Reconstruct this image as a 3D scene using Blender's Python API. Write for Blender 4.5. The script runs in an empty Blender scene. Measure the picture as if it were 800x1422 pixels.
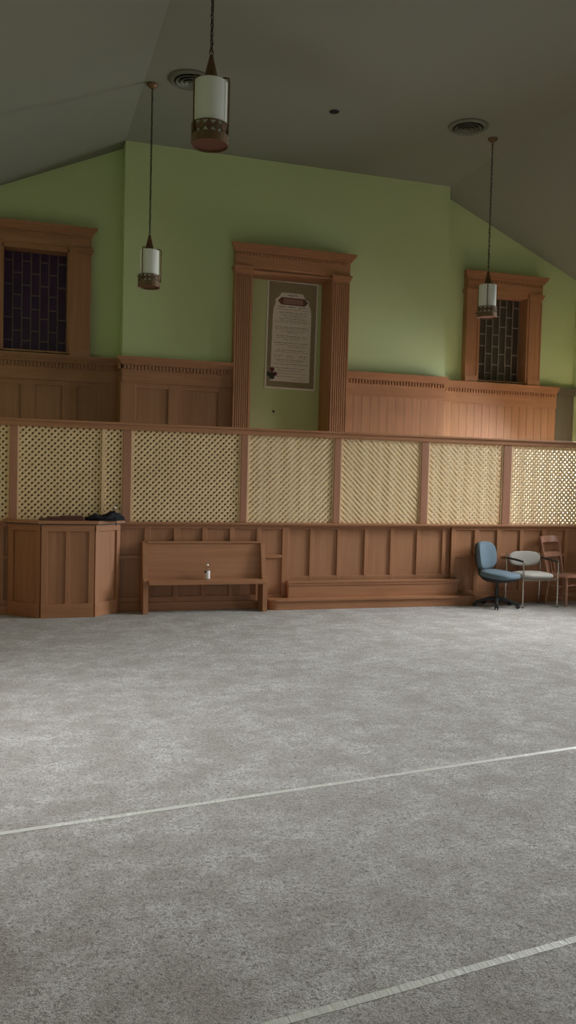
import bpy, bmesh, math, random
from mathutils import Vector, Matrix, noise
PI = math.pi
random.seed(7)
scene = bpy.context.scene
COL = scene.collection

# ------------------------------------------------------------------ materials
def new_mat(name):
    m = bpy.data.materials.new(name); m.use_nodes = True
    nt = m.node_tree; b = nt.nodes['Principled BSDF']
    return m, nt, b

def noise_node(nt, scale, detail=3, rough=.55, vec=None):
    n = nt.nodes.new('ShaderNodeTexNoise')
    n.inputs['Scale'].default_value = scale; n.inputs['Detail'].default_value = detail
    n.inputs['Roughness'].default_value = rough
    if vec is not None: nt.links.new(vec, n.inputs['Vector'])
    return n

def mix_col(nt, fac, a, b):
    m = nt.nodes.new('ShaderNodeMix'); m.data_type = 'RGBA'
    nt.links.new(fac, m.inputs['Factor'])
    for sock, v in ((m.inputs['A'], a), (m.inputs['B'], b)):
        if isinstance(v, tuple): sock.default_value = (*v, 1)
        else: nt.links.new(v, sock)
    return m.outputs['Result']

def ramp(nt, src, lo, hi):
    r = nt.nodes.new('ShaderNodeMapRange'); nt.links.new(src, r.inputs['Value'])
    r.inputs['From Min'].default_value = lo; r.inputs['From Max'].default_value = hi
    return r.outputs['Result']

def bump(nt, b, h, strength, dist=.01):
    n = nt.nodes.new('ShaderNodeBump'); n.inputs['Strength'].default_value = strength
    n.inputs['Distance'].default_value = dist
    nt.links.new(h, n.inputs['Height']); nt.links.new(n.outputs['Normal'], b.inputs['Normal'])

def coords(nt, scale=(1, 1, 1)):
    t = nt.nodes.new('ShaderNodeTexCoord'); mp = nt.nodes.new('ShaderNodeMapping')
    mp.inputs['Scale'].default_value = scale
    nt.links.new(t.outputs['Object'], mp.inputs['Vector'])
    return mp.outputs['Vector']

def wood(name, c0, c1, axis, rough=.42, var=.5):
    m, nt, b = new_mat(name)
    s = [26, 26, 26]; s[axis] = 1.3
    v = coords(nt, tuple(s))
    g = noise_node(nt, 1.0, 5, .6, v)
    w = noise_node(nt, 1.7, 2, .5, coords(nt))
    c = mix_col(nt, ramp(nt, g.outputs['Fac'], .3, .7), c0, c1)
    d = tuple(x * (1 - .28 * var) for x in c0)
    c = mix_col(nt, ramp(nt, w.outputs['Fac'], .58, .85), c, d)
    nt.links.new(c, b.inputs['Base Color'])
    b.inputs['Roughness'].default_value = rough
    bump(nt, b, g.outputs['Fac'], .12, .003)
    return m

def plain(name, c, rough=.6, metal=0, var=.08, scale=30, bmp=0, spec=None, trans=0):
    m, nt, b = new_mat(name)
    n = noise_node(nt, scale, 3, .5, coords(nt))
    lo = tuple(x * (1 - var) for x in c); hi = tuple(min(1, x * (1 + var)) for x in c)
    nt.links.new(mix_col(nt, n.outputs['Fac'], lo, hi), b.inputs['Base Color'])
    b.inputs['Roughness'].default_value = rough; b.inputs['Metallic'].default_value = metal
    if spec is not None: b.inputs['Specular IOR Level'].default_value = spec
    if trans: b.inputs['Transmission Weight'].default_value = trans
    if bmp: bump(nt, b, n.outputs['Fac'], bmp, .004)
    return m

def carpet():
    m, nt, b = new_mat('carpet_pile')
    v = coords(nt)
    big = noise_node(nt, 3.0, 5, .68, v)
    mid = noise_node(nt, 11, 3, .65, v)
    sm = noise_node(nt, 46, 4, .75, v)
    fine = noise_node(nt, 150, 3, .7, v)
    a = mix_col(nt, ramp(nt, big.outputs['Fac'],   .38, .62), (.48, .435, .39), (.80, .765, .735))
    a = mix_col(nt, ramp(nt, mid.outputs['Fac'], .45, .75), a, (.44, .385, .345))
    k = mix_col(nt, ramp(nt, sm.outputs['Fac'], .28, .54), (.24, .212, .188), a)
    k = mix_col(nt, ramp(nt, fine.outputs['Fac'], .34, .50), (.27, .245, .22), k)
    k = mix_col(nt, ramp(nt, fine.outputs['Fac'], .56, .74), k, (.80, .78, .76))
    vo = nt.nodes.new('ShaderNodeTexVoronoi'); vo.inputs['Scale'].default_value = 105
    wob = nt.nodes.new('ShaderNodeVectorMath'); wob.operation = 'MULTIPLY_ADD'
    nt.links.new(noise_node(nt, 60, 2, .6, v).outputs['Color'], wob.inputs[0]); wob.inputs[1].default_value = (.02, .02, .02); nt.links.new(v, wob.inputs[2])
    nt.links.new(wob.outputs[0], vo.inputs['Vector'])
    k = mix_col(nt, ramp(nt, vo.outputs['Distance'], .56, 1.0), k, (.17, .148, .128))
    tint = noise_node(nt, 30, 2, .6, v)
    k = mix_col(nt, ramp(nt, tint.outputs['Fac'], .60, .95), k, (.46, .385, .34))
    nt.links.new(k, b.inputs['Base Color'])
    b.inputs['Roughness'].default_value = .95; b.inputs['Specular IOR Level'].default_value = .1
    b.inputs['Sheen Weight'].default_value = .25; b.inputs['Sheen Roughness'].default_value = .6
    add = nt.nodes.new('ShaderNodeMath'); add.operation = 'ADD'
    nt.links.new(sm.outputs['Fac'], add.inputs[0]); nt.links.new(fine.outputs['Fac'], add.inputs[1])
    bump(nt, b, add.outputs[0], 1, .014)
    return m

def paint(name, c, v=.05):
    m, nt, b = new_mat(name)
    n = noise_node(nt, 1.1, 4, .6, coords(nt)); f = noise_node(nt, 90, 2, .5, coords(nt))
    nt.links.new(mix_col(nt, n.outputs['Fac'], tuple(x * (1 - v) for x in c), tuple(x * (1 + v) for x in c)), b.inputs['Base Color'])
    b.inputs['Roughness'].default_value = .7
    bump(nt, b, f.outputs['Fac'], .08, .002)
    return m

def cloth_mat(name, c, trans):
    m, nt, b = new_mat(name)
    n = noise_node(nt, 6, 3, .5, coords(nt, (1, 1, .3)))
    col = mix_col(nt, n.outputs['Fac'], tuple(x * .92 for x in c), c)
    nt.links.new(col, b.inputs['Base Color']); b.inputs['Roughness'].default_value = .9
    t = nt.nodes.new('ShaderNodeBsdfTranslucent'); nt.links.new(col, t.inputs['Color'])
    mx = nt.nodes.new('ShaderNodeMixShader'); mx.inputs[0].default_value = trans
    nt.links.new(b.outputs[0], mx.inputs[1]); nt.links.new(t.outputs[0], mx.inputs[2])
    nt.links.new(mx.outputs[0], nt.nodes['Material Output'].inputs['Surface'])
    return m

W0, W1 = (.350, .155, .072), (.435, .208, .106)
M = dict(
    wood_x=wood('oak_grain_along', W0, W1, 0, .36), wood_z=wood('oak_grain_upright', W0, W1, 2),
    panel=wood('oak_panel', (.345, .155, .072), (.420, .203, .105), 2),
    post=wood('oak_post', (.345, .150, .088), (.405, .190, .115), 2),
    pine=wood('pine_slat', (.75, .55, .31), (.87, .69, .42), 2, .55, .3),
    pine_edge=wood('pine_batten', (.72, .50, .29), (.80, .58, .36), 2, .5, .3),
    shade_brown=wood('shaded_brown_oak', (.115, .092, .062), (.135, .11, .078), 2, .6),  # duller oak with shade put into the colour
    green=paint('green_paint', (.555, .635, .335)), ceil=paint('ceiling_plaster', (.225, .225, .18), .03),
    carpet=carpet(),
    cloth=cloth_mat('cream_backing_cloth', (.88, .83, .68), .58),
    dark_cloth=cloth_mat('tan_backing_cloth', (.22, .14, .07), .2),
    bronze=plain('aged_bronze', (.16, .085, .040), .45, .6, .2, 40),
    bronze_light=plain('antique_brass', (.17, .105, .055), .5, .5, .2, 40),
    copper=plain('copper_disc', (.15, .055, .035), .5, .3, .2, 40),
    chain=plain('dark_chain', (.045, .030, .022), .5, .5, .2, 60),
    opal=plain('opal_glass', (.80, .80, .74), .35, 0, .03, 10),
    glass_purple=plain('stained_purple_glass', (.040, .008, .050), .4, 0, .5, 6),
    glass_brown=plain('stained_brown_glass', (.060, .045, .036), .25, 0, .4, 6),
    lead=plain('lead_came', (.27, .23, .20), .5, .2, .1, 50),
    lead_dark=plain('dark_lead_came', (.14, .11, .10), .5, .2, .1, 50),
    vent=plain('painted_vent_metal', (.15, .15, .115), .5, .2, .1, 30),
    vent_dark=plain('vent_throat', (.035, .035, .028), .7, 0, .2, 30),
    black=plain('black_hole', (.006, .006, .006), .9),
    blue=plain('blue_upholstery', (.122, .172, .212), .9, 0, .14, 220, .4),
    grey=plain('grey_upholstery', (.42, .395, .355), .9, 0, .10, 220, .4),
    plastic=plain('black_plastic', (.022, .025, .026), .45),
    chrome=plain('chrome_tube', (.62, .58, .53), .22, 1, .05, 20),
    arm=plain('dark_arm_rest', (.05, .04, .035), .4),
    cherry=wood('reddish_chair_wood', (.40, .19, .125), (.52, .28, .195), 2, .16),
    paper=plain('poster_paper', (.84, .79, .72), .6, 0, .04, 8),
    paper2=plain('poster_inner_paper', (.80, .73, .64), .6, 0, .05, 8),
    border=plain('poster_border_print', (.30, .25, .15), .6, 0, .55, 60),
    banner=plain('poster_banner_print', (.17, .075, .055), .6, 0, .3, 60),
    banner2=plain('poster_banner_field', (.36, .20, .17), .6, 0, .3, 90),
    ink=plain('dark_ink', (.07, .06, .055), .6), red_ink=plain('red_ink', (.36, .20, .165), .6),
    maroon=plain('maroon_print', (.12, .025, .025), .6), green_ink=plain('dark_green_print', (.045, .055, .035), .6),
    navy=plain('black_jacket_cloth', (.012, .012, .020), .9, 0, .5, 20, .3),
    rug=plain('brown_folded_cloth', (.120, .050, .034), .9, 0, .3, 60, .4),
    label=plain('white_label', (.82, .80, .78), .5), white_cap=plain('white_cap', (.85, .84, .82), .4),
    frame_white=plain('white_window_frame', (.75, .75, .72), .5),
)
def glass(name, c, rough=.05):
    m, nt, b = new_mat(name)
    b.inputs['Base Color'].default_value = (*c, 1); b.inputs['Roughness'].default_value = rough
    b.inputs['Transmission Weight'].default_value = 1; b.inputs['IOR'].default_value = 1.33
    return m
def tape_mat():
    m, nt, b = new_mat('masking_tape')
    t = nt.nodes.new('ShaderNodeTexCoord'); mp = nt.nodes.new('ShaderNodeMapping'); mp.inputs['Rotation'].default_value = (0, 0, math.radians(48)); mp.inputs['Scale'].default_value = (70, 7, 1)
    nt.links.new(t.outputs['Object'], mp.inputs['Vector'])
    n = noise_node(nt, 1, 3, .6, mp.outputs['Vector']); q = noise_node(nt, 5, 2, .5, coords(nt))
    c = mix_col(nt, ramp(nt, n.outputs['Fac'], .45, .72), (.50, .49, .445), (.76, .75, .70))
    nt.links.new(mix_col(nt, ramp(nt, q.outputs['Fac'], .45, .6), (.54, .53, .485), c), b.inputs['Base Color'])
    b.inputs['Roughness'].default_value = .45
    bump(nt, b, n.outputs['Fac'], .6, .006)
    return m
M['tape'] = tape_mat()
M['clear'] = glass('clear_plastic', (.93, .94, .95))
def thin_glass():
    m, nt, b = new_mat('window_glass')
    t = nt.nodes.new('ShaderNodeBsdfTransparent'); g = nt.nodes.new('ShaderNodeBsdfGlossy'); g.inputs['Roughness'].default_value = .02
    fr = nt.nodes.new('ShaderNodeFresnel'); fr.inputs['IOR'].default_value = 1.3
    mx = nt.nodes.new('ShaderNodeMixShader'); nt.links.new(fr.outputs[0], mx.inputs[0])
    nt.links.new(t.outputs[0], mx.inputs[1]); nt.links.new(g.outputs[0], mx.inputs[2])
    nt.links.new(mx.outputs[0], nt.nodes['Material Output'].inputs['Surface'])
    return m
M['pane'] = thin_glass()

# ------------------------------------------------------------------ mesh helpers
class MB:
    def __init__(s): s.bm = bmesh.new()
    def box(s, x0, x1, y0, y1, z0, z1, bev=0):
        vs = [s.bm.verts.new((x, y, z)) for x in (x0, x1) for y in (y0, y1) for z in (z0, z1)]
        fs = [s.bm.faces.new([vs[i] for i in q]) for q in ((0, 1, 3, 2), (4, 6, 7, 5), (0, 4, 5, 1), (2, 3, 7, 6), (0, 2, 6, 4), (1, 5, 7, 3))]
        if bev:
            es = list({e for f in fs for e in f.edges})
            bmesh.ops.bevel(s.bm, geom=es, offset=bev, segments=2, affect='EDGES', profile=.6)
        return s
    def prism(s, pts, axis, a, b, closed=True):
        """extrude a polygon along an axis (0,1,2); pts are the two other coordinates in order"""
        def mk(p, t):
            c = list(p); c.insert(axis, t); return s.bm.verts.new(c)
        A = [mk(p, a) for p in pts]; B = [mk(p, b) for p in pts]; n = len(pts)
        s.bm.faces.new(A[::-1]); s.bm.faces.new(B)
        for i in range(n): s.bm.faces.new((A[i], A[(i + 1) % n], B[(i + 1) % n], B[i]))
        return s
    def lathe(s, prof, seg=24, c=(0, 0, 0), cap0=True, cap1=True, mat=None):
        rings = []
        for r, z in prof:
            rings.append([s.bm.verts.new((c[0] + r * math.cos(2 * PI * k / seg), c[1] + r * math.sin(2 * PI * k / seg), c[2] + z)) for k in range(seg)])
        for A, B in zip(rings, rings[1:]):
            for k in range(seg): s.bm.faces.new((A[k], A[(k + 1) % seg], B[(k + 1) % seg], B[k]))
        if cap0: s.bm.faces.new(rings[0][::-1])
        if cap1: s.bm.faces.new(rings[-1])
        if mat is not None:
            for R in rings:
                for v in R: v.co = mat @ v.co
        return s
    def tube(s, pts, r, seg=8, closed=False):
        P = [Vector(p) for p in pts]; n = len(P); rr = r if isinstance(r, (list, tuple)) else [r] * n
        rings = []; up = None
        for i in range(n):
            a = P[(i - 1) % n] if (i or closed) else P[i]; b = P[(i + 1) % n] if (i < n - 1 or closed) else P[i]
            t = (b - a).normalized()
            if up is None: up = t.orthogonal().normalized()
            up = (up - t * up.dot(t)); up = up.normalized() if up.length > 1e-6 else t.orthogonal().normalized()
            w = t.cross(up)
            rings.append([s.bm.verts.new(P[i] + (up * math.cos(2 * PI * k / seg) + w * math.sin(2 * PI * k / seg)) * rr[i]) for k in range(seg)])
        for i in range(n if closed else n - 1):
            A = rings[i]; B = rings[(i + 1) % n]
            for k in range(seg): s.bm.faces.new((A[k], A[(k + 1) % seg], B[(k + 1) % seg], B[k]))
        if not closed: s.bm.faces.new(rings[0][::-1]); s.bm.faces.new(rings[-1])
        return s
    def pad(s, a, b, t, n=3.2, mat=Matrix(), bend=0, seg=40, dome=.35):
        """cushion: superellipse outline a x b, thickness t, rounded edge, domed top"""
        def se(k, sc):
            th = 2 * PI * k / seg; c, d = math.cos(th), math.sin(th)
            return (a * sc * math.copysign(abs(c) ** (2 / n), c), b * sc * math.copysign(abs(d) ** (2 / n), d))
        prof = [(.0, -.5), (.55, -.5), (.88, -.46), (.97, -.30), (1, -.05), (.985, .16), (.94, .32), (.80, .42 + dome * .05), (.55, .46 + dome * .12), (.28, .48 + dome * .16)]
        rings = []
        for sc, h in prof:
            R = []
            for k in range(seg):
                x, y = se(k, max(sc, 1e-4)); z = h * t + bend * (x / a) ** 2
                R.append(s.bm.verts.new(mat @ Vector((x, y, z))))
            rings.append(R)
        for A, B in zip(rings, rings[1:]):
            for k in range(seg): s.bm.faces.new((A[k], A[(k + 1) % seg], B[(k + 1) % seg], B[k]))
        top = s.bm.verts.new(mat @ Vector((0, 0, (.48 + dome * .18) * t)))
        for k in range(seg): s.bm.faces.new((rings[-1][k], rings[-1][(k + 1) % seg], top))
        bmesh.ops.remove_doubles(s.bm, verts=rings[0], dist=.001)
        return s
    def build(s, name, mat, parent=None, smooth=False, loc=None):
        bmesh.ops.recalc_face_normals(s.bm, faces=s.bm.faces)
        me = bpy.data.meshes.new(name); s.bm.to_mesh(me); s.bm.free()
        me.materials.append(M[mat] if isinstance(mat, str) else mat)
        if smooth:
            me.polygons.foreach_set('use_smooth', [True] * len(me.polygons))
            try: me.set_sharp_from_angle(angle=math.radians(40))
            except Exception: pass
        o = bpy.data.objects.new(name, me); COL.objects.link(o)
        if parent is not None: o.parent = parent
        if loc is not None: o.location = loc
        return o

def thing(name, label, cat, loc=(0, 0, 0), rz=0, group=None):
    o = bpy.data.objects.new(name, None); COL.objects.link(o); o.empty_display_size = .1
    o.location = loc; o.rotation_euler = (0, 0, rz); o['label'] = label; o['category'] = cat
    if group: o['group'] = group
    return o
def tag(o, label, cat, group=None, kind=None):
    o['label'] = label; o['category'] = cat
    if group: o['group'] = group
    if kind: o['kind'] = kind
    return o
def struct(name, label, cat, mb=None, mat=None):
    o = mb.build(name, mat) if mb else thing(name, label, cat)
    return tag(o, label, cat, None, 'structure')
def dup(root, loc, rz=0):
    r = root.copy(); COL.objects.link(r); r.location = loc; r.rotation_euler = (0, 0, rz)
    for ch in list(root.children):
        c = ch.copy(); COL.objects.link(c); c.parent = r
        for g in list(ch.children):
            d = g.copy(); COL.objects.link(d); d.parent = c
    return r

# ------------------------------------------------------------------ dimensions (metres)
XL, XR = -1.49, 8.39          # side walls
YF, YR = -4.0, 11.60          # rear of the nave, recessed back wall
YC = 11.30                    # projecting centre bay of the back wall
CX0, CX1 = 1.24, 5.95         # its two edges
HC = 5.92                     # flat ceiling
SL = .44                      # fall of the ceiling slopes
YS = 9.855                    # plane of the choir screen
PLAT = .33                    # floor behind the screen

# ------------------------------------------------------------------ shell
mb = MB(); mb.box(XL, XR, YF, YS + .08, -.12, 0)
struct('floor', 'mottled grey brown carpet covering the hall floor', 'floor', mb, 'carpet')
mb = MB(); mb.box(XL, XR, YS + .09, YR, -.1, PLAT)
struct('floor_platform', 'raised floor hidden behind the lattice screen', 'floor', mb, 'carpet')

zl = HC - SL * (CX0 - XL); zr = HC - SL * (XR - CX1)
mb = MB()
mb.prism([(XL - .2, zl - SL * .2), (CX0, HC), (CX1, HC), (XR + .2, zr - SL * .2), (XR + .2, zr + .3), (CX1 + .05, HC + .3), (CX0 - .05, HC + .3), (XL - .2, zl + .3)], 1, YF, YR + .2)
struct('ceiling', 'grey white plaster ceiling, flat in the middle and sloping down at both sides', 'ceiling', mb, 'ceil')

def holed(mb, fixed_axis, a, b, u0, u1, z0, z1, holes):
    us = sorted({u0, u1, *[h[0] for h in holes], *[h[1] for h in holes]})
    zs = sorted({z0, z1, *[h[2] for h in holes], *[h[3] for h in holes]})
    for p, q in zip(us, us[1:]):
        run = None
        for r, t in zip(zs, zs[1:]):
            cu, cz = (p + q) / 2, (r + t) / 2
            if any(h[0] < cu < h[1] and h[2] < cz < h[3] for h in holes): continue
            if fixed_axis == 1: mb.box(p, q, a, b, r, t)
            else: mb.box(a, b, p, q, r, t)

LWIN = (-.28, .572, 3.15, 4.49); RWIN = (6.60, 7.48, 3.15, 4.49)
NX0, NX1, NZ = 2.94, 4.11, 4.40
mb = MB()
holed(mb, 1, YR, YR + .18, XL, XR, 0, 4.60, [LWIN, RWIN])
mb.prism([(XL, 4.60), (XR, 4.60), (XR, zr + .03), (CX1, HC + .03), (CX0, HC + .03), (XL, zl + .03)], 1, YR, YR + .18)
holed(mb, 1, YC, YR, CX0, CX1, 0, HC + .02, [(NX0, NX1, PLAT, NZ)])
struct('wall_back', 'green painted back wall with projecting centre bay and a shallow niche', 'wall', mb, 'green')
DW = [(1.2, 2.8, 1.5, 4.3), (3.9, 5.5, 1.5, 4.3), (7.3, 8.9, 1.5, 4.3), (10.02, 10.92, .80, 3.2)]
LFILL = [(3.8, 6.4, 1.3, 3.6)]; FFILL = [(2.0, 6.0, 1.3, 3.6)]  # openings added in the left and rear walls for fill light
mb = MB(); holed(mb, 0, XR, XR + .2, YF, YR + .18, 0, zr + .02, DW)
struct('wall_right', 'green painted side wall at the right with daylight windows', 'wall', mb, 'green')
mb = MB(); holed(mb, 0, XL - .2, XL, YF, YR + .18, 0, zl + .02, LFILL)
struct('wall_left', 'green painted side wall at the left', 'wall', mb, 'green')
mb = MB(); holed(mb, 1, YF - .2, YF, XL - .2, XR + .2, 0, HC + .2, FFILL)
struct('wall_front', 'green painted wall behind the viewer', 'wall', mb, 'green')

for n_, side, xa, xb in ((8, 'left', XL, XL + .03), (9, 'right', XR - .03, XR)):  # out of view, added to cut green bounce off the side walls
    m = MB(); m.box(xa, xb, YF, YS - .06, 0, 1.25); o = struct('trim_%d' % n_, 'unseen oak wainscot added along the %s side wall' % side, 'wainscot', m, 'panel')
# daylight windows and added fill openings of the side walls (outside the frame)
def side_window(n, x, y0, y1, z0, z1, side):
    t = struct('window_%d' % n, 'daylight window or added fill opening in the %s wall of the hall' % side, 'window')
    f = MB(); w = .05
    for (a, b, c, d) in ((y0, y0 + w, z0, z1), (y1 - w, y1, z0, z1), (y0 + w, y1 - w, z0, z0 + w), (y0 + w, y1 - w, z1 - w, z1), (y0 + w, y1 - w, (z0 + z1) / 2 - .02, (z0 + z1) / 2 + .02)):
        f.box(x - .03, x + .03, a, b, c, d)
    f.build('frame', 'frame_white', t)
    MB().box(x - .004, x + .004, y0 + w, y1 - w, z0 + w, z1 - w).build('pane', 'pane', t)
k = 3
for (a, b, c, d) in DW: side_window(k, XR + .1, a, b, c, d, 'right'); k += 1

# ------------------------------------------------------------------ cornices, casings
def crown(mb, x0, x1, yw, ztop, h, out, ret0=True, ret1=True):
    """stepped crown moulding along x whose back lies on plane y=yw"""
    steps = [(1, 0, .22), (.86, .22, .42), (.62, .42, .62), (.40, .62, .82), (.24, .82, 1)]
    for o, a, b in steps:
        e = out * o
        mb.box(x0 - (e if ret0 else 0), x1 + (e if ret1 else 0), yw - e, yw, ztop - b * h, ztop - a * h)
def dentils(mb, x0, x1, yw, z0, z1, pitch=.046, out=.022):
    n = int((x1 - x0) / pitch)
    for i in range(n):
        x = x0 + i * pitch; mb.box(x + .008, x + pitch - .012, yw - out, yw, z0, z1)

def casing(parent, x0, x1, i0, i1, zb, zl_, yw, proj, ztop, fluted, over):
    """pilaster case: outer x0..x1, opening i0..i1, lintel underside zl_, top ztop"""
    for a, b in ((x0, i0), (i1, x1)):
        m = MB(); yf = yw - proj
        m.box(a, b, yf + .012, yw, zb, zl_ + .02)
        w = b - a
        if fluted:
            for q in range(6):
                u = a + .03 + (w - .06) * (q + .5) / 6; hw = (w - .06) / 6 * .32
                m.box(u - hw, u + hw, yf, yf + .012, zb, zl_ - .09)
            m.box(a, a + .022, yf, yf + .012, zb, zl_ - .09); m.box(b - .022, b, yf, yf + .012, zb, zl_ - .09)
        else:
            m.box(a, a + .02, yf, yf + .012, zb, zl_ - .08); m.box(b - .02, b, yf, yf + .012, zb, zl_ - .08)
            m.box(a, b, yf - .004, yf + .012, zb, zb + .10)
        m.build('pilaster', 'wood_z', parent)
        c = MB(); c.box(a - .025, b + .025, yf - .028, yw, zl_ + .005, zl_ + .035); c.box(a - .012, b + .012, yf - .014, yw, zl_ - .03, zl_ + .005)
        c.build('capital', 'wood_x', parent)
    m = MB(); yf = yw - proj
    m.box(x0, x1, yf, yw, zl_ + .035, ztop - .06)
    m.box(i0, i1, yf + .02, yw, zl_, zl_ + .035)
    m.build('lintel', 'wood_x', parent)
    c = MB(); crown(c, x0, x1, yf, ztop, .105, over); c.box(x0 - .005, x1 + .005, yf, yw, ztop - .1, ztop)
    dentils(c, x0 + .01, x1 - .01, yf, ztop - .15, ztop - .112, .046, .016)
    c.build('cornice', 'wood_x', parent)

# reveal linings and stained glass
FR_ODD = (.09, .33, .66, .89); FR_EVEN = (.21, .43, .57, .79)
def stained(n, label, hole, x0, x1, mat, lead):
    t = struct('window_%d' % n, label, 'window')
    casing(t, x0, x1, hole[0], hole[1], 3.12, hole[3], YR, .12, 4.785, False, .07)
    m = MB(); a, b, c, d = hole; w = .03
    m.box(a, a + w, YR - .10, YR + .17, c, d); m.box(b - w, b, YR - .10, YR + .17, c, d); m.box(a, b, YR - .10, YR + .17, d - w, d); m.box(a, b, YR - .08, YR + .17, c, c + .02)
    m.build('reveal', 'wood_z', t)
    a += w; b -= w; d -= w; c += .02
    MB().box(a, b, YR + .135, YR + .145, c, d).build('stained_glass', mat, t)
    l = MB(); nC = 7; W = (b - a) / nC; y0, y1 = YR + .118, YR + .14
    for i in range(nC + 1):
        x = a + i * W; l.box(x - .008, x + .008, y0, y1, c, d)
    for i in range(nC):
        for f in (FR_ODD if i % 2 == 0 else FR_EVEN):
            z = d - f * (d - c); l.box(a + i * W, a + (i + 1) * W, y0 + .002, y1, z - .008, z + .008)
    l.build('leading', lead, t)
stained(1, 'dark purple stained glass window at the left of the back wall', LWIN, -.55, .84, 'glass_purple', 'lead_dark')
stained(2, 'brown stained glass window behind the right pendant lamp', RWIN, 6.39, 7.70, 'glass_brown', 'lead')

t = struct('trim_1', 'tall oak door case with fluted pilasters round the green niche', 'door case')
casing(t, 2.71, 4.36, NX0, NX1, PLAT, NZ, YC, .14, 4.725, True, .07)
m = MB(); m.box(NX0 - .01, NX0 + .015, YC - .12, YR - .005, PLAT, NZ); m.box(NX1 - .015, NX1 + .01, YC - .12, YR - .005, PLAT, NZ); m.box(NX0, NX1, YC - .12, YR - .005, NZ - .02, NZ + .01)
m.build('reveal', 'wood_z', t)

# upper wainscot on the back wall
def upper_wainscot(n, label, x0, x1, yw, style, r0=False, r1=False):
    t = struct('trim_%d' % n, label, 'wainscot')
    yp = yw - .05
    c = MB(); crown(c, x0, x1, yp - .02, 3.125, .10, .075, r0, r1); c.box(x0 - (.02 if r0 else 0), x1, yp - .02, yw, 2.955, 3.125)
    dentils(c, x0 + .01, x1 - .01, yp - .02, 2.965, 3.018)
    c.build('cornice', 'wood_x', t)
    if r0:
        MB().box(x0 - .018, x0, yp, YR - .03, PLAT, 2.97).build('return_panel', 'panel', t)
        MB().box(x0 - .05, x0, yp - .02, YR - .12, 2.97, 3.125).build('return_cornice', 'wood_x', t)
    f = MB(); f.box(x0, x1, yp - .012, yw, 2.80, 2.955); f.box(x0, x1, yp - .02, yw, 2.795, 2.815)
    f.build('frieze', 'wood_x', t)
    p = MB()
    if style == 'boards':
        N = max(1, round((x1 - x0) / .131)); W = (x1 - x0) / N
        p.box(x0, x1, yp + .008, yw, PLAT, 2.80)
        for i in range(N): p.box(x0 + i * W + .0018, x0 + (i + 1) * W - .0018, yp, yp + .010, PLAT, 2.795, .002)
        p.build('boards', 'panel', t)
    else:
        p.box(x0, x1, yp + .016, yw, PLAT, 2.80); p.build('panel', 'panel', t)
        for (a, b) in style: MB().box(a, b, yp, yp + .016, PLAT, 2.795, .003).build('stile', 'wood_z', t)
        MB().box(x0, x1, yp + .001, yp + .016, 2.73, 2.795).build('rail', 'wood_x', t)
upper_wainscot(2, 'oak wainscot left of the door case', CX0, 2.71, YC, [(CX0, 1.42), (1.85, 2.03), (2.53, 2.71)], True, False)
upper_wainscot(3, 'oak board wainscot right of the door case', 4.36, CX1, YC, 'boards')
upper_wainscot(4, 'dark oak wainscot below the purple window', XL, CX0, YR, [(XL, -1.3), (-.75, -.57), (-.02, .15), (.50, .68), (1.06, CX0)])
upper_wainscot(5, 'oak board wainscot below the brown window', CX1, 8.06, YR, 'boards')
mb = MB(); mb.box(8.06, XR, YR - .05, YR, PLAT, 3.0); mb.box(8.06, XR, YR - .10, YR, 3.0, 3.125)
struct('trim_6', 'right end of the upper wainscot, with shade put into its brown', 'panel', mb, 'shade_brown')  # shaded stretch of wainscot, its darkness painted as a darker wood

# ------------------------------------------------------------------ choir screen: panelled base
ZT = 1.045
t = struct('trim_7', 'panelled oak base of the lattice screen', 'panelling')
SX0, SX1 = XL, XR
RX0, RX1 = 3.135, 5.368       # recessed centre panel with the two steps
m = MB(); m.box(SX0, RX0, YS + .022, YS + .07, 0, 1.0); m.box(RX1, SX1, YS + .022, YS + .07, 0, 1.0)
m.build('panel', 'panel', t)
def rail(x0, x1, z0, z1, y0=YS, bev=.004):
    return MB().box(x0, x1, y0, YS + .04, z0, z1, bev).build('rail', 'wood_x', t)
for x0, x1 in ((SX0, RX0), (RX1, SX1)):
    rail(x0, x1, .968, 1.01); rail(x0, x1, .612, .653); rail(x0, x1, .10, .165)
    MB().box(x0, x1, YS - .02, YS + .04, 0, .10, .006).build('skirting', 'wood_x', t)
def stile(a, b, z0=.1, z1=1.0, y0=YS - .002):
    return MB().box(a, b, y0, YS + .04, z0, z1, .004).build('stile', 'wood_z', t)
for a, b in ((-1.49, -1.42), (-1.02, -.95), (-.60, -.53), (-.25, -.18), (1.37, 1.444), (1.715, 1.783), (2.055, 2.115), (2.39, 2.45), (2.726, 2.785), (3.055, RX0),
             (RX1, 5.43), (5.708, 5.778), (6.045, 6.11), (6.396, 6.457), (6.738, 6.80), (7.098, 7.16), (7.46, 7.52), (7.82, 7.88), (8.2, 8.26)):
    stile(a, b)
# recessed centre panel
YR2 = YS + .03
MB().box(RX0, RX1, YR2 + .02, YR2 + .05, .3, 1.0).build('panel', 'panel', t)
MB().box(RX0, RX1, YR2, YR2 + .04, .965, 1.01, .004).build('rail', 'wood_x', t)
MB().box(RX0, RX1, YR2, YR2 + .04, .30, .385, .004).build('rail', 'wood_x', t)
for a, b in ((RX0, 3.16), (3.421, 3.469), (3.784, 3.832), (4.154, 4.203), (4.512, 4.572), (4.882, 4.933), (5.25, 5.305)):
    MB().box(a, b, YR2 - .002, YR2 + .04, .3, 1.0, .004).build('stile', 'wood_z', t)
c = MB()
c.box(SX0, SX1, YS - .045, YS + .10, 1.018, ZT, .006); c.box(SX0, SX1, YS - .022, YS + .06, 1.0, 1.019, .004)
c.build('ledge', 'wood_x', t)

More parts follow.
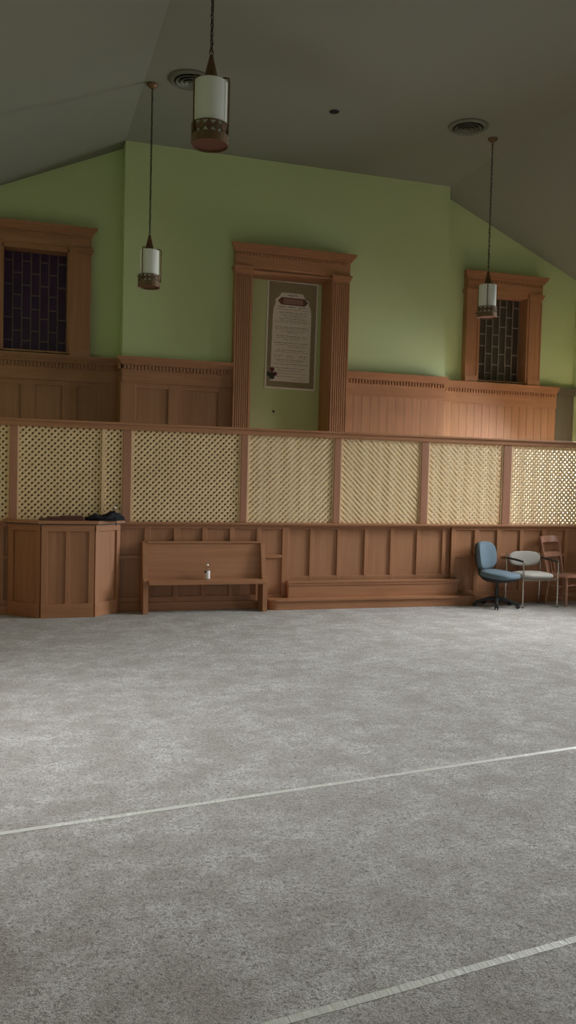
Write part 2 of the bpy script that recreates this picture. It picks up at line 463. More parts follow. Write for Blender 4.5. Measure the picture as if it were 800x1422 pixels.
# two shallow steps in front of the centre panel
def step_outline(x0, x1, yf, yb, r):
    pts = [(x1, yb), (x1, yf)]
    for k in range(9):
        a = PI / 2 * k / 8
        pts.append((x0 + r - r * math.sin(a), yf + r - r * math.cos(a)))
    pts.append((x0, yb)); return pts
yb = YS - .021
for nm, lab, x0, x1, yf, z0, z1, r in (('step', 'lower oak step with rounded left end below the centre panel', 2.83, 5.64, 9.645, 0, .128, .12),
                                     ('step', 'upper oak step just under the centre panel', 3.10, 5.45, 9.765, .128, .335, .02)):
    o = struct('step', lab, 'step')
    MB().prism(step_outline(x0 + .012, x1 - .012, yf + .014, yb, r), 2, z0, z1 - .022).build('riser', 'wood_x', o)
    MB().prism(step_outline(x0, x1, yf - .006, yb, r), 2, z1 - .022, z1).build('tread', 'wood_x', o)
    if z0 > 0: MB().prism(step_outline(x0 + .004, x1 - .004, yf + .004, yb, r), 2, z1 - .055, z1 - .022).build('cove', 'wood_x', o)

# ------------------------------------------------------------------ choir screen: posts, rail, lattice
scr = thing('screen_frame', 'red brown posts and long top rail holding the lattice panels', 'screen', (0, YS, 0))
ZL0, ZL1 = ZT, 2.10
POSTS = [(-1.38, -1.28), (-.13, -.045), (1.107, 1.203), (2.506, 2.59), (3.70, 3.79), (4.895, 4.997), (6.095, 6.215), (7.33, 7.43), (8.29, 8.39)]
r = MB(); r.box(XL, XR, -.035, .06, ZL1, ZL1 + .062, .008); r.box(XL, XR, -.055, .07, ZL1 + .055, ZL1 + .082, .006)
r.build('top_rail', 'wood_x', scr)
for a, b in POSTS: MB().box(a, b, -.02, .06, ZT, ZL1 + .005, .006).build('post', 'post', scr)

def clip(poly, x0, x1, z0, z1):
    for ax, lim, sg in ((0, x0, 1), (0, x1, -1), (1, z0, 1), (1, z1, -1)):
        out = []
        for i in range(len(poly)):
            p, q = poly[i], poly[(i + 1) % len(poly)]
            ip, iq = (p[ax] - lim) * sg >= 0, (q[ax] - lim) * sg >= 0
            if ip: out.append(p)
            if ip != iq:
                f = (lim - p[ax]) / (q[ax] - p[ax]); out.append((p[0] + f * (q[0] - p[0]), p[1] + f * (q[1] - p[1])))
        poly = out
        if len(poly) < 3: return None
    return poly
def lattice_mesh(x0, x1, z0, z1, front):
    m = MB(); P = .0692; hw = .0275 / 2 * math.sqrt(2)
    H = z1 - z0
    for layer, sg in ((0, front), (1, -front)):
        y = .004 + .008 * layer
        n0 = int((x0 - H) / P) - 1; n1 = int((x1 + H) / P) + 1
        off = .017 * layer
        for i in range(n0, n1 + 1):
            u = i * P + off
            if sg > 0: q = [(u - hw, z0), (u + hw, z0), (u + hw + H, z1), (u - hw + H, z1)]      # rises to the right
            else: q = [(u - hw, z0), (u + hw, z0), (u + hw - H, z1), (u - hw - H, z1)]
            c_ = clip(q, x0, x1, z0, z1)
            if c_ and len(c_) >= 3: m.prism(c_, 1, y, y + .0075)
    return m
BAYS = list(zip(POSTS, POSTS[1:]))
LABS = ['pine lattice panel at the far left before the first post', 'pine lattice panel behind the pulpit, with a pale batten near its right edge',
        'wide pine lattice panel above the wooden bench', 'pine lattice panel below the oak door case', 'pine lattice panel above the stepped centre panel, fourth bay',
        'pine lattice panel left of the blue chair, glowing near its right edge', 'brightest pine lattice panel above the three chairs', 'pine lattice panel in the right corner']
LABS[0] = 'narrow visible strip of pine lattice left of the leftmost post'
LABS[4] = 'pine lattice panel just right of the oak door case above the steps'
LABS[5] = 'pine lattice panel left of the last visible post, with a bright zigzag edge'
LABS[6] = 'brightest pine lattice panel, above the grey armchair at the right'
for i, ((a0, a1), (b0, b1)) in enumerate(BAYS):
    lp = thing('lattice_panel', LABS[i], 'lattice', (0, YS, 0), 0, 'lattice panels of the screen')
    front = 1 if i in (0, 1, 2, 3) else -1
    lattice_mesh(a1 + .001, b0 - .001, ZL0, ZL1, front).build('slats', 'pine', lp)
    MB().box(a1, a1 + .020, -.012, .004, ZL0, ZL1).build('edge_batten', 'pine_edge', lp)
    MB().box(b0 - .014, b0, -.010, .004, ZL0, ZL1).build('edge_batten', 'pine_edge', lp)
    if i == 1: MB().box(.871, .909, -.018, .004, ZL0 + .06, ZL1).build('batten', 'pine_edge', lp)
    # backing cloth with soft folds
    m = MB(); xr = b0 - (.055 if i == 5 else .002); zt = ZL1 - (.042 if i >= 5 else .004); N = 40
    rows = []
    for zz in (ZL0, zt):
        rows.append([m.bm.verts.new((a1 + .002 + (xr - a1 - .002) * k / N, .034 + .006 * math.sin(k * .9 + i) + .004 * math.sin(k * 2.3), zz)) for k in range(N + 1)])
    for k in range(N): m.bm.faces.new((rows[0][k], rows[0][k + 1], rows[1][k + 1], rows[1][k]))
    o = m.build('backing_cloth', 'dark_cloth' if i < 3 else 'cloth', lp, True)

# ------------------------------------------------------------------ pulpit
pu = thing('pulpit', 'panelled oak pulpit with canted sides standing against the screen at the left', 'pulpit', (.49, 9.70, 0))
ox, oy = .49, 9.70
F0, F1 = (.212 - ox, 9.53 - oy), (.775 - ox, 9.53 - oy)
S0, S1 = (-.12 - ox, YS - .022 - oy), (1.075 - ox, YS - .022 - oy)
ring = [S0, F0, F1, S1]
m = MB(); m.prism(ring, 2, 0, 1.02); m.build('body', 'panel', pu)
def face_board(p, q, u0, u1, z0, z1, th, name, mat):
    """board lying on the vertical face p->q between distances u0..u1"""
    P, Q = Vector((*p, 0)), Vector((*q, 0)); d = (Q - P).normalized(); n = Vector((d.y, -d.x, 0))
    mm = MB(); mm.box(u0, u1, -th, .004, z0, z1, .003)
    rot = Matrix(((d.x, -n.x, 0, P.x), (d.y, -n.y, 0, P.y), (0, 0, 1, 0), (0, 0, 0, 1)))
    for v in mm.bm.verts: v.co = rot @ v.co
    return mm.build(name, mat, pu)
for p, q, st in ((S0, F0, None), (F0, F1, 'mid'), (F1, S1, None)):
    L = (Vector(q) - Vector(p)).length
    face_board(p, q, 0, .07, .15, 1.0, .022, 'stile', 'wood_z'); face_board(p, q, L - .06, L, .15, 1.0, .022, 'stile', 'wood_z')
    if st: face_board(p, q, L / 2 - .025, L / 2 + .025, .15, 1.0, .02, 'stile', 'wood_z')
    face_board(p, q, 0, L, .95, 1.02, .024, 'rail', 'wood_x'); face_board(p, q, 0, L, 0, .155, .026, 'plinth', 'wood_x')
sl = [(-.20 - ox, YS - .046 - oy), (-.175 - ox, 9.79 - oy), (.175 - ox, 9.48 - oy), (.815 - ox, 9.48 - oy), (1.125 - ox, 9.79 - oy), (1.14 - ox, YS - .046 - oy)]
MB().prism(sl, 2, 1.034, 1.066).build('top_slab', 'wood_x', pu)
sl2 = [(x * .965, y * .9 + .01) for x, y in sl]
MB().prism(sl2, 2, 1.018, 1.034).build('shadow_gap', 'shade_brown', pu)

# things on the pulpit
m = MB(); bmesh.ops.create_icosphere(m.bm, subdivisions=5, radius=1)
for v in m.bm.verts:
    c_ = v.co.copy(); f = .72 + .42 * noise.noise(c_ * 1.7 + Vector((3, 1, 2))) + .34 * noise.noise(c_ * 4.5) + .16 * noise.noise(c_ * 11)
    x, y, z = c_.x * .205 * (.9 + .2 * f), c_.y * .095 * (.8 + .4 * f), c_.z * .105 * f
    z = max((z + .03) * (.50 + .55 * math.exp(-((c_.x - .45) / .40) ** 2) + .25 * math.exp(-((c_.x + .55) / .22) ** 2)), 0)
    v.co = (x, y, z)
jk = m.build('jacket', 'navy', None, True, (.895, 9.64, 1.068)); tag(jk, 'crumpled black jacket heaped on the pulpit top', 'jacket')
MB().tube([(.10, -.09, .03), (.105, -.125, .012), (.106, -.166, .004), (.106, -.172, -.02), (.107, -.170, -.05)], .005, 6).build('strap', 'navy', jk)
fr = thing('folded_cloth', 'thin folded brown cloth lying beside the black jacket', 'cloth', (.430, 9.65, 1.066))
for (a, b, c_, d, z0, z1) in ((-.245, .24, -.09, .09, 0, .020), (-.14, .235, -.085, .085, .020, .038), (-.02, .225, -.08, .07, .038, .050)):
    mm = MB(); mm.box(a, b, c_, d, z0, z1, .008); mm.build('fold', 'rug', fr)
def bottle(name, label, loc, hscale, lab):
    t_ = thing(name, label, 'bottle', loc); h = hscale
    body = [(.006, .004), (.028, .0), (.032, .006), (.032, .05), (.0295, .055), (.032, .062), (.032, .115), (.030, .125), (.020, .150), (.0125, .163), (.0120, .176)]
    MB().lathe([(r_, z * h) for r_, z in body], 24).build('bottle_body', 'clear', t_, True)
    MB().lathe([(.0145, .168 * h), (.0145, .186 * h), (.013, .190 * h)], 20).build('cap', 'white_cap', t_, True)
    if lab:
        MB().lathe([(.0326, .010 * h), (.0326, .108 * h)], 28, cap0=False, cap1=False).build('label', 'label', t_, True)
        mm = MB()
        for k in range(9):
            a0 = PI * 1.02 + k * .085; z0 = .088 + .010 * math.sin(k * .8); 
            mm.box(0, .011, -.0012, .0012, z0 * h, (z0 + .018) * h)
            for v in mm.bm.verts[-8:] if False else list(mm.bm.verts)[-8:]:
                p = v.co; an = a0 + p.x / .033; rr = .0336 + p.y; v.co = (rr * math.cos(an), rr * math.sin(an), p.z)
        mm.build('label_band', 'ink', t_)
    return t_
bottle('water_bottle', 'clear water bottle with white label standing on the bench seat', (2.085, 9.66, .386), .95, True)
bottle('plastic_bottle', 'clear plastic bottle standing behind the black jacket on the pulpit', (1.02, 9.765, 1.066), .80, False)

# ------------------------------------------------------------------ bench
be = thing('bench', 'plain oak pew bench with solid plank ends standing against the panelling', 'bench', (2.065, 9.70, 0))
bx, by = 2.065, 9.70
prof = [(9.585, 0), (9.60, .38), (9.655, .41), (9.74, .80), (9.81, .825), (9.825, .80), (9.82, 0)]
for a, b in ((1.335, 1.39), (2.748, 2.802)):
    MB().prism([(y - by, z) for y, z in prof], 0, a - bx, b - bx).build('end_panel', 'wood_z', be)
MB().box(1.385 - bx, 2.785 - bx, 9.535 - by, 9.80 - by, .336, .386, .008).build('seat', 'wood_x', be)
m = MB(); m.prism([(9.735 - by, .386), (9.765 - by, .386), (9.812 - by, .81), (9.78 - by, .81)], 0, 1.39 - bx, 2.748 - bx); m.build('backrest', 'wood_x', be)
MB().box(1.388 - bx, 2.75 - bx, 9.765 - by, 9.822 - by, .80, .822, .006).build('back_cap', 'wood_x', be)

# ------------------------------------------------------------------ pendant lamps
def pendant(label, loc, rz, ztop, zchain):
    """loc = centre of the band's underside; everything hangs from the ceiling"""
    z0 = loc[2]
    p = thing('pendant_lamp', label, 'lamp', loc, rz, 'pendant lamps')
    MB().lathe([(.109, .046), (.109, .405)], 40, cap0=True, cap1=True).build('shade', 'opal', p, True)
    b = MB(); NC = 14
    def pt(u, z, r=.123): return b.bm.verts.new((r * math.cos(u), r * math.sin(u), z))
    rows_ = ((.0, .052, 0), (.052, .058, 0), (.058, .089, 1), (.089, .095, 0), (.095, .124, -1), (.124, .132, 0))
    for za, zb, kind in rows_:
        for k in range(NC):
            u0, u1 = 2 * PI * k / NC, 2 * PI * (k + 1) / NC; um = (u0 + u1) / 2; du = (u1 - u0) * .10
            if kind == 0:
                b.bm.faces.new((pt(u0, za), pt(um, za), pt(um, zb), pt(u0, zb))); b.bm.faces.new((pt(um, za), pt(u1, za), pt(u1, zb), pt(um, zb)))
            else:
                lo, hi = (za, zb) if kind > 0 else (zb, za)
                c0, c1, t0, t1 = (u0, lo), (u1, lo), (u0, hi), (u1, hi)
                A, B_, Cc = (u0 + du, lo), (u1 - du, lo), (um, lo + (hi - lo) * .96)
                for poly in ((t0, c0, A, Cc), (t1, Cc, B_, c1), (t0, Cc, t1)):
                    b.bm.faces.new([pt(*q) for q in poly])
    bmesh.ops.remove_doubles(b.bm, verts=b.bm.verts[:], dist=.0004)
    bmesh.ops.recalc_face_normals(b.bm, faces=b.bm.faces[:])
    bmesh.ops.solidify(b.bm, geom=b.bm.faces[:], thickness=.005)
    b.build('band', 'bronze_light', p)
    MB().lathe([(.119, .012), (.119, .018), (.01, .024)], 40).build('bottom_disc', 'copper', p, True)
    for k in range(3):
        a = 2 * PI * k / 3; c_, s_ = math.cos(a), math.sin(a)
        MB().tube([(.035 * c_, .035 * s_, .418), (.10 * c_, .10 * s_, .425), (.127 * c_, .127 * s_, .418), (.131 * c_, .131 * s_, .395), (.131 * c_, .131 * s_, .25), (.129 * c_, .129 * s_, .06)], .006, 6).build('rod', 'bronze', p, True)
    MB().lathe([(.056, .405), (.056, .418), (.048, .428), (.030, .503), (.014, .573), (.009, .585)], 24).build('cone', 'bronze', p, True)
    MB().tube([(.016 * math.cos(2 * PI * q / 14), 0,   .599 + .018 * math.sin(2 * PI * q / 14)) for q in range(14)], .0035, 6, True).build('loop', 'bronze', p, True)
    ch = MB(); zc = .605; i = 0
    ztop_l = ztop - z0
    while zc < ztop_l - .03:
        w, h = .0085, .017
        pts = []
        for q in range(10):
            an = 2 * PI * q / 10; u, v = w * math.cos(an), h * math.sin(an)
            pts.append((u, 0, zc + h * .8 + v) if i % 2 == 0 else (0, u, zc + h * .8 + v))
        ch.tube(pts, .0036, 5, True); zc += .026; i += 1
    n = 60; L = ztop_l - .03 - .605
    ch.tube([(.009 * math.cos(q * 1.3), .009 * math.sin(q * 1.3), .605 + L * q / n) for q in range(n + 1)], .0035, 5)
    ch.build('chain', 'chain', p)
    MB().lathe([(.012, -.055), (.03, -.045), (.058, -.02), (.062, -.002)], 28, (0, 0, ztop_l)).build('canopy', 'bronze', p, True)
    return p
def toward(x, y): return math.atan2(-y, -x)
for lab, x, y, a in (('pendant lamp hanging at the left in front of the green wall, smaller looking', 1.334, 9.59, -35),
                     ('pendant lamp hanging in front of the brown stained glass window', 5.60, 9.553, 0),
                     ('nearest and largest looking pendant lamp, its chain running out of the top', 1.153, 5.55, -55)):
    pendant(lab, (x, y, 3.763 if y < 8 else 3.685), toward(x, y) + math.radians(a), HC, 0)

# ------------------------------------------------------------------ ceiling fittings
def vent(label, x, y):
    v = thing('ceiling_vent', label, 'vent', (x, y, HC), 0, 'round ceiling vents')
    MB().lathe([(.245, -.002), (.24, -.016), (.205, -.030), (.185, -.022), (.19, -.002)], 48, cap0=False, cap1=False).build('flange', 'vent', v, True)
    MB().lathe([(.19, -.004), (.10, -.001)], 40, cap0=False, cap1=True).build('throat', 'vent_dark', v, True)
    for r0, r1, za, zb in ((.165, .125, -.034, -.006), (.118, .080, -.040, -.010), (.072, .030, -.046, -.014)):
        MB().lathe([(r0, za), (r1, zb), (r1 - .006, zb), (r0 - .010, za - .002), (r0, za)], 40, cap0=False, cap1=False).build('cone', 'vent', v, True)
    MB().lathe([(.001, -.05), (.026, -.046), (.024, -.016)], 24).build('hub', 'vent', v, True)
vent('round stepped ceiling vent beside the right pendant canopy', 5.133, 9.348)
vent('round ceiling vent partly hidden behind the nearest pendant lamp', 1.716, 9.338)
h = thing('ceiling_opening', 'small round black opening in the middle of the ceiling', 'ceiling opening', (3.463, 9.53, HC))
MB().lathe([(.050, -.003), (.06, -.006), (.062, -.001)], 28, cap0=False, cap1=False).build('ring', 'vent_dark', h, True)
MB().lathe([(.052, -.004), (.03, -.0015)], 28).build('hole', 'black', h)

# ------------------------------------------------------------------ poster in the niche
po = thing('poster', 'tall printed poster with rows of writing hanging in the green niche', 'poster', (3.655, YR - .010, 3.625))
po.rotation_euler = (0, math.radians(.6), 0)
PW, PH = .755, 1.535
MB().box(-PW / 2, PW / 2, -.003, .003, -PH / 2, PH / 2).build('sheet', 'paper', po)
b = MB(); a_, c_ = PW / 2 - .022, PH / 2 - .026
b.box(-a_, a_, -.0045, -.003, -c_, c_); b.build('border', 'border', po)
W, H = .285, .70
def outline(s=1, d=0):
    L = [(-.30 - d, -.66), (.285 + d, -.66), (.285 + d, .30), (.27 + d, .40), (.245 + d, .44), (.245 + d, .50), (.19 + d, .52), (.145 + d, .595), (-.165 - d, .595), (-.22 - d, .52), (-.26 - d, .50), (-.255 - d, .44), (-.285 - d, .36), (-.29 - d, .28)]
    return [(x * s, z) for x, z in L]
MB().prism(outline(), 1, -.006, -.0045).build('text_field', 'paper2', po)
bn = MB(); bn.prism([(-.225, .475), (-.17, .425), (.175, .425), (.235, .475), (.175, .53), (-.17, .53)], 1, -.0075, -.006); bn = bn.build('banner', 'banner', po)
MB().prism([(-.14, .44), (.15, .44), (.15, .515), (-.14, .515)], 1, -.009, -.0075).build('banner_field', 'banner2', bn)
rnd = random.Random(3)
def scribble(mm, x0, x1, z, amp, th, word=(.03, .08)):
    x = x0
    while x < x1 - .01:
        w = min(rnd.uniform(*word), x1 - x); n = max(2, int(w / .011)); pts = []
        for q in range(n + 1): pts.append((x + w * q / n, z + rnd.uniform(-amp, amp)))
        for p, q in zip(pts, pts[1:]):
            d = Vector((q[0] - p[0], q[1] - p[1])); nn = Vector((-d.y, d.x)).normalized() * th / 2
            mm.prism([(p[0] + nn.x, p[1] + nn.y), (p[0] - nn.x, p[1] - nn.y), (q[0] - nn.x, q[1] - nn.y), (q[0] + nn.x, q[1] + nn.y)], 1, -.0072, -.006)
        x += w + rnd.uniform(.008, .016)
def line(x0, x1, z, amp, th, mat, word=(.03, .08)):
    mm = MB(); scribble(mm, x0, x1, z, amp, th, word); mm.build('writing', mat, po)
line(-.08, .075, .562, .007, .009, 'ink', (.15, .16))
for x in (-.21, -.06, .09): line(x, x + .10, .395, .008, .008, 'ink')
rows = [('r', .36, -.23, .22), ('d', .318, -.20, .20), ('r', .285, -.18, .22), ('r', .262, -.14, .14), ('d', .232, -.20, .21), ('r', .205, -.18, .22), ('r', .182, -.25, .24),
        ('d', .110, -.25, .245), ('r', .085, -.25, .24), ('r', .055, -.16, .20), ('r', .033, -.07, .10), ('d', -.012, -.23, .22), ('r', -.040, -.22, .21), ('r', -.066, -.12, .12),
        ('d', -.112, -.26, .245), ('r', -.142, -.23, .23), ('r', -.168, -.05, .22), ('d', -.215, -.22, .20), ('r', -.242, -.25, .25), ('d', -.352, -.23, .19), ('r', -.378, -.22, .18), ('d', -.412, -.25, .25),
        ('d', -.470, -.24, .22), ('d', -.505, -.20, .16), ('r', -.545, -.24, .25), ('r', -.590, -.20, .20), ('r', -.630, .02, .24)]
for c__, z, x0, x1 in rows: line(x0, x1, z, .006, .0055, 'ink' if c__ == 'd' else 'red_ink')
for x in (-.25, -.07, .12): line(x, x + .12, -.292, .006, .006, 'ink'); line(x - .005, x + .11, -.318, .005, .005, 'red_ink')
for mt, dx, dz, rr in (('maroon', .0, .065, .034), ('maroon', .045, .005, .030), ('green_ink', -.045, .0, .036), ('green_ink', .0, -.035, .040), ('maroon', .0, .015, .02)):
    MB().prism([(-.275 + dx + rr * math.cos(2 * PI * k / 14), -.565 + dz + rr * math.sin(2 * PI * k / 14)) for k in range(14)], 1, -.0085, -.006).build('emblem_petal', mt, po)
hk = thing('wall_hook', 'small dark hook on the green niche wall below the poster', 'hook', (3.415, YR, 2.535))
MB().lathe([(.016, 0), (.016, .006), (.006, .01)], 16, mat=Matrix.Rotation(PI / 2, 4, 'X')).build('plate', 'chain', hk, True)
MB().tube([(0, -.004, 0), (0, -.03, -.004), (0, -.04, .01)], .006, 8).build('peg', 'chain', hk, True)

# ------------------------------------------------------------------ floor tape
def tape(label, p, q, w):
    P, Q = Vector((*p, 0)), Vector((*q, 0)); d = (Q - P).normalized(); n = Vector((-d.y, d.x, 0)); L = (Q - P).length
    m = MB(); N = int(L / .03); R = []
    for k in range(N + 1):
        c = P + d * (L * k / N) + n * (.003 * noise.noise((k * .08, 0, 0)))
        hw = w / 2 * (1 + .10 * noise.noise((k * .5, 3, 0)))
        z = .0018 + .0022 * noise.noise((k * .7, 5, 0)); z2 = .0018 + .0022 * noise.noise((k * .7, 9, 0))
        R.append([m.bm.verts.new(c + n * hw + Vector((0, 0, z))), m.bm.verts.new(c - n * hw + Vector((0, 0, z2))), m.bm.verts.new(c - n * hw + Vector((0, 0, .0005))), m.bm.verts.new(c + n * hw + Vector((0, 0, .0005)))])
    for A, B in zip(R, R[1:]):
        for a in range(4): m.bm.faces.new((A[a], A[(a + 1) % 4], B[(a + 1) % 4], B[a]))
    m.bm.faces.new(R[0][::-1]); m.bm.faces.new(R[-1])
    return tag(m.build('floor_tape', 'tape'), label, 'tape', 'lines of tape on the carpet')
def ext(p, q, xa, xb):
    s_ = (q[1] - p[1]) / (q[0] - p[0]); return (xa, p[1] + s_ * (xa - p[0])), (xb, p[1] + s_ * (xb - p[0]))
tape('long strip of pale tape across the middle of the carpet', *ext((-.073, 3.857), (3.236, 4.300), -1.3, 8.2), .034)
tape('strip of pale tape on the carpet nearest the viewer, bottom right', *ext((.729, 2.297), (1.879, 2.456), -1.3, 8.2), .033)

# ------------------------------------------------------------------ office chair
oc = thing('office_chair', 'blue upholstered swivel chair on a black star base', 'chair', (5.865, 9.52, 0), math.radians(27))
base_ang = [math.radians(a - 27) for a in (-121.5, -49.5, 22.5, 94.5, 166.5)]
MB().lathe([(.045, .06), (.05, .075), (.05, .115), (.03, .13)], 20).build('hub', 'plastic', oc, True)
MB().lathe([(.027, .12), (.027, .24), (.018, .245), (.018, .37)], 20).build('column', 'plastic', oc, True)
for a in base_ang:
    c_, s_ = math.cos(a), math.sin(a)
    MB().tube([(.03 * c_, .03 * s_, .100), (.12 * c_, .12 * s_, .098), (.22 * c_, .22 * s_, .075), (.275 * c_, .275 * s_, .058)], [.026, .023, .019, .016], 10).build('leg', 'plastic', oc, True)
    w = MB()
    for off in (-.016, .016):
        w.lathe([(.006, -.009), (.024, -.009), (.027, 0), (.024, .009), (.006, .009)], 18, mat=Matrix.Translation((.282 * c_ - off * s_, .282 * s_ + off * c_, .027)) @ Matrix.Rotation(a, 4, 'Z') @ Matrix.Rotation(PI / 2, 4, 'X'))
    w.lathe([(.008, .03), (.008, .062)], 10, (.282 * c_, .282 * s_, 0)); w.box(.282 * c_ - .008, .282 * c_ + .008, .282 * s_ - .008, .282 * s_ + .008, .02, .05)
    w.build('caster', 'plastic', oc, True)
# seat: chair faces local -Y
MB().pad(.225, .238, .085, 2.9, Matrix.Translation((0, -.04, .425)) @ Matrix.Rotation(math.radians(4), 4, 'X'), bend=-.012).build('seat', 'blue', oc, True)
MB().pad(.205, .205, .05, 3, Matrix.Translation((0, -.03, .372)) @ Matrix.Rotation(math.radians(4), 4, 'X')).build('seat_shell', 'plastic', oc, True)
MB().box(-.07, .07, -.09, .13, .318, .352, .01).build('mechanism', 'plastic', oc)
RB = Matrix.Translation((0, .205, .648)) @ Matrix.Rotation(math.radians(90 - 8), 4, 'X')
MB().pad(.205, .185, .085, 2.9, RB, bend=.045).build('backrest', 'blue', oc, True)
MB().pad(.19, .17, .035, 2.9, Matrix.Translation((0, .255, .645)) @ Matrix.Rotation(math.radians(82), 4, 'X'), bend=.045).build('back_shell', 'plastic', oc, True)
MB().tube([(0, .08, .335), (0, .20, .345), (0, .265, .40), (0, .28, .52), (0, .285, .62)], [.022, .022, .022, .02, .018], 10).build('back_bar', 'plastic', oc, True)
MB().tube([(.06, .0, .345), (.16, .0, .34), (.20, .0, .338)], [.006, .006, .010], 8).build('lever', 'plastic', oc, True)

# ------------------------------------------------------------------ grey armchair
ac = thing('armchair', 'grey upholstered armchair with thin chrome legs between the other two chairs', 'chair', (6.40, 9.55, 0))
lx, fy, by_ = .258, -.20, .20
for s_ in (-1, 1):
    MB().tube([(s_ * lx, fy, 0), (s_ * lx, fy, .30), (s_ * lx, fy, .578), (s_ * lx, fy + .006, .59)], .0105, 10).build('leg', 'chrome', ac, True)
    MB().tube([(s_ * lx, by_ + .02, 0), (s_ * lx, by_, .38), (s_ * lx, by_ + .01, .62), (s_ * (lx - .01), by_ + .02, .675)], .0105, 10).build('leg', 'chrome', ac, True)
    MB().tube([(s_ * lx, fy, .586), (s_ * lx, fy + .03, .598), (s_ * lx, 0, .606), (s_ * lx, by_, .612)], [.011, .014, .015, .012], 10).build('arm', 'arm', ac, True)
    for y in (fy, by_ + .02): MB().lathe([(.013, 0), (.013, .012), (.009, .02)], 12, (s_ * lx, y, 0)).build('foot', 'arm', ac, True)
    MB().tube([(s_ * lx, fy, .365), (s_ * lx, by_, .365)], .010, 10).build('side_rail', 'chrome', ac, True)
MB().box(-lx, lx, fy - .008, fy + .008, .348, .372, .004).build('front_rail', 'chrome', ac)
MB().box(-lx, lx, by_ - .008, by_ + .008, .348, .372, .004).build('rear_rail', 'chrome', ac)
MB().pad(.245, .215, .075, 3.4, Matrix.Translation((0, -.005, .405)), dome=.8).build('seat', 'grey', ac, True)
MB().pad(.243, .100, .055, 2.8, Matrix.Translation((0, .205, .600)) @ Matrix.Rotation(math.radians(82), 4, 'X'), bend=.02).build('backrest', 'grey', ac, True)

# ------------------------------------------------------------------ wooden chair
wc = thing('wooden_chair', 'reddish wooden side chair with turned legs and spindle back at the right edge', 'chair', (6.91, 9.55, 0), math.radians(17))
tp = [(.011, 0), (.015, .03), (.017, .06), (.012, .075), (.018, .09), (.012, .105), (.019, .16), (.014, .20), (.020, .215), (.013, .23), (.019, .30), (.015, .36), (.018, .385)]
for sx in (-1, 1):
    for sy in (-1, 1):
        top = Vector((sx * .145, sy * .135, .385)); bot = Vector((sx * .175, sy * .165, 0)); d = top - bot
        q = Vector((0, 0, 1)).rotation_difference(d.normalized()).to_matrix().to_4x4()
        MB().lathe(tp, 14, mat=Matrix.Translation(bot) @ q).build('leg', 'cherry', wc, True)
def turned(a, b, r, name='stretcher'):
    a, b = Vector(a), Vector(b); pts = [a.lerp(b, k / 12) for k in range(13)]
    rr = [r * (.8 + .25 * math.sin(PI * k / 12) + (.35 if k in (4, 6, 8) else 0)) for k in range(13)]
    MB().tube(pts, rr, 10).build(name, 'cherry', wc, True)
turned((-.150, -.152, .275), (.150, -.152, .275), .009); turned((-.150, .152, .22), (.150, .152, .22), .009)
for s_ in (-1, 1):
    turned((s_ * .170, -.155, .11), (s_ * .170, .155, .11), .008); turned((s_ * .154, -.145, .255), (s_ * .154, .145, .255), .008)
st = MB(); pts = []
for k in range(36):
    th = 2 * PI * k / 36; c_, s_ = math.cos(th), math.sin(th)
    pts.append((.195 * math.copysign(abs(c_) ** .55, c_) * (1 + .05 * -s_), .19 * math.copysign(abs(s_) ** .55, s_)))
st.prism(pts, 2, .380, .412); bmesh.ops.bevel(st.bm, geom=[e for e in st.bm.edges if abs(e.verts[0].co.z - e.verts[1].co.z) < .001], offset=.008, segments=2, affect='EDGES')
st.build('seat', 'cherry', wc, True)
# back: leans to +Y
def bk(x, z): return Vector((x, .155 + (z - .41) *   .26 - .035 * (1 - (x / .18) ** 2) * -1, z))
for s_ in (-1, 1):
    MB().tube([bk(s_ * .155, .40), bk(s_ * .165, .55), bk(s_ * .172, .72), bk(s_ * .178, .885)], [.017, .015, .013, .011], 10).build('back_post', 'cherry', wc, True)
def slat(z0, z1, th, w, name):
    m = MB(); N = 14; R = []
    for k in range(N + 1):
        x = -w + 2 * w * k / N; lo = bk(x, z0); hi = bk(x, z1 - .012 * (abs(x) / w) ** 4)
        o = Vector((0, th / 2, 0)); R.append([m.bm.verts.new(p) for p in (lo - o, hi - o, hi + o, lo + o)])
    for A, B in zip(R, R[1:]):
        for a in range(4): m.bm.faces.new((A[a], A[(a + 1) % 4], B[(a + 1) % 4], B[a]))
    m.bm.faces.new(R[0][::-1]); m.bm.faces.new(R[-1]); m.build(name, 'cherry', wc, True)
slat(.815, .90, .020, .190, 'top_rail'); slat(.622, .690, .020, .165, 'mid_rail')
for x in (-.11, -.037, .037, .11):
    MB().tube([bk(x * .9, .40), bk(x * .95, .48), bk(x, .57), bk(x, .63)], [.007, .013, .010, .006], 8).build('spindle', 'cherry', wc, True)

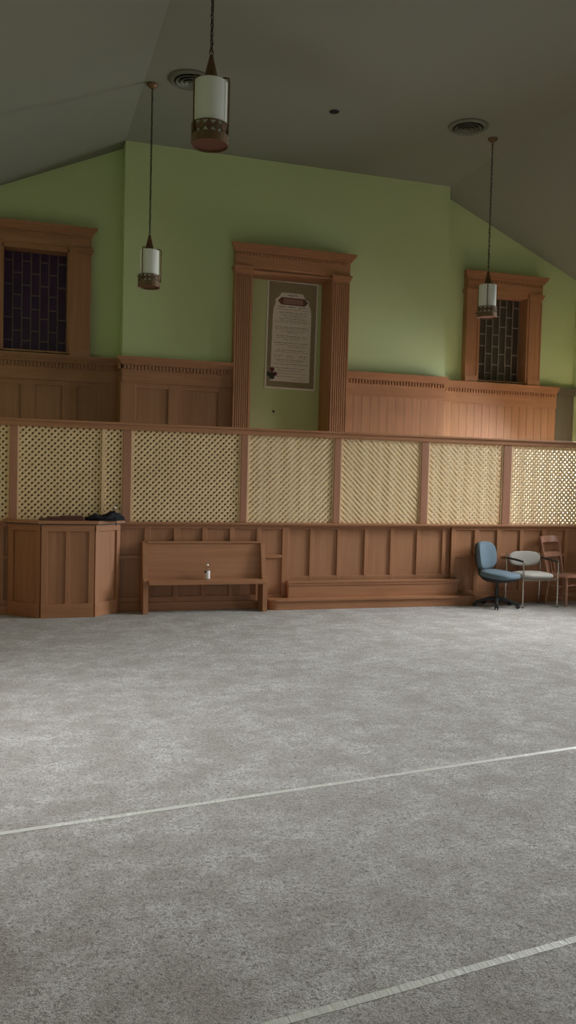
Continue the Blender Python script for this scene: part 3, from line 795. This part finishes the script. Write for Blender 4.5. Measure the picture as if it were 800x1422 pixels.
# ------------------------------------------------------------------ daylight and added fill
WORLD = .03
w = bpy.data.worlds.new('overcast_sky'); scene.world = w; w.use_nodes = True
w.node_tree.nodes['Background'].inputs[0].default_value = (.80, .90, 1.0, 1)
w.node_tree.nodes['Background'].inputs[1].default_value = WORLD
def daylight(name, x, y0, y1, z0, z1, power, tilt, spread, col=(.94, .98, 1.0), turn=0):
    """window light at the right wall, added fill at the left and rear, pointing inwards and down"""
    l = bpy.data.lights.new(name, 'AREA'); l.shape = 'RECTANGLE'; l.size = z1 - z0; l.size_y = y1 - y0
    l.energy = power; l.color = col; l.spread = math.radians(spread)
    o = bpy.data.objects.new(name, l); COL.objects.link(o)
    o.location = (x, (y0 + y1) / 2, (z0 + z1) / 2)
    d = Vector((-math.cos(math.radians(turn)) * math.cos(math.radians(tilt)), math.sin(math.radians(turn)) * math.cos(math.radians(tilt)), -math.sin(math.radians(tilt))))
    o.rotation_mode = 'QUATERNION'
    q = d.to_track_quat('-Z', 'Y'); o.rotation_quaternion = q @ Matrix.Rotation(PI / 2, 4, 'Z').to_quaternion()
    return o
POWERS = [110, 62, 108, 255, 40, 11]
daylight('window_and_fill_light', XR + .22, *DW[0], POWERS[0], 33, 95)
daylight('window_and_fill_light', XR + .22, *DW[1], POWERS[1], 27, 100)
daylight('window_and_fill_light', XR + .22, *DW[2], POWERS[2], 33, 88)
daylight('window_and_fill_light', XR + .22, *DW[3], POWERS[3], 26, 140, turn=-24)
daylight('window_and_fill_light', XL - .22, *LFILL[0], POWERS[4], 52, 95, turn=180)  # added fill to brighten the floor, no window known at the left
o = daylight('window_and_fill_light', 0, *FFILL[0], POWERS[5], 20, 120, turn=90); o.location = ((FFILL[0][0] + FFILL[0][1]) / 2, YF - .22, (FFILL[0][2] + FFILL[0][3]) / 2)  # added frontal fill from behind the camera, no window known there

# ------------------------------------------------------------------ camera
f, yaw, pit, rol = 1172.3, .3064, -.0409, .0249
fw = Vector((math.sin(yaw) * math.cos(pit), math.cos(yaw) * math.cos(pit), math.sin(pit)))
rt = Vector((math.cos(yaw), -math.sin(yaw), 0)); up = rt.cross(fw)
R_ = rt * math.cos(rol) + up * math.sin(rol); U_ = -rt * math.sin(rol) + up * math.cos(rol)
cam = bpy.data.cameras.new('camera'); cam.sensor_fit = 'VERTICAL'; cam.sensor_height = 24; cam.lens = f * 24 / 1422
cam.clip_start = .05
co = bpy.data.objects.new('camera', cam); COL.objects.link(co)
co.matrix_world = Matrix(((R_.x, U_.x, -fw.x, 0), (R_.y, U_.y, -fw.y, 0), (R_.z, U_.z, -fw.z, 1.6), (0, 0, 0, 1)))
scene.camera = co

vs = scene.view_settings
scene.display_settings.display_device = 'sRGB'
vs.view_transform = 'Standard'; vs.look = 'None'; vs.exposure = .16; vs.gamma = 1; vs.use_curve_mapping = False
scene.cycles.max_bounces = 10; scene.cycles.diffuse_bounces = 6
scene.cycles.use_denoising = True
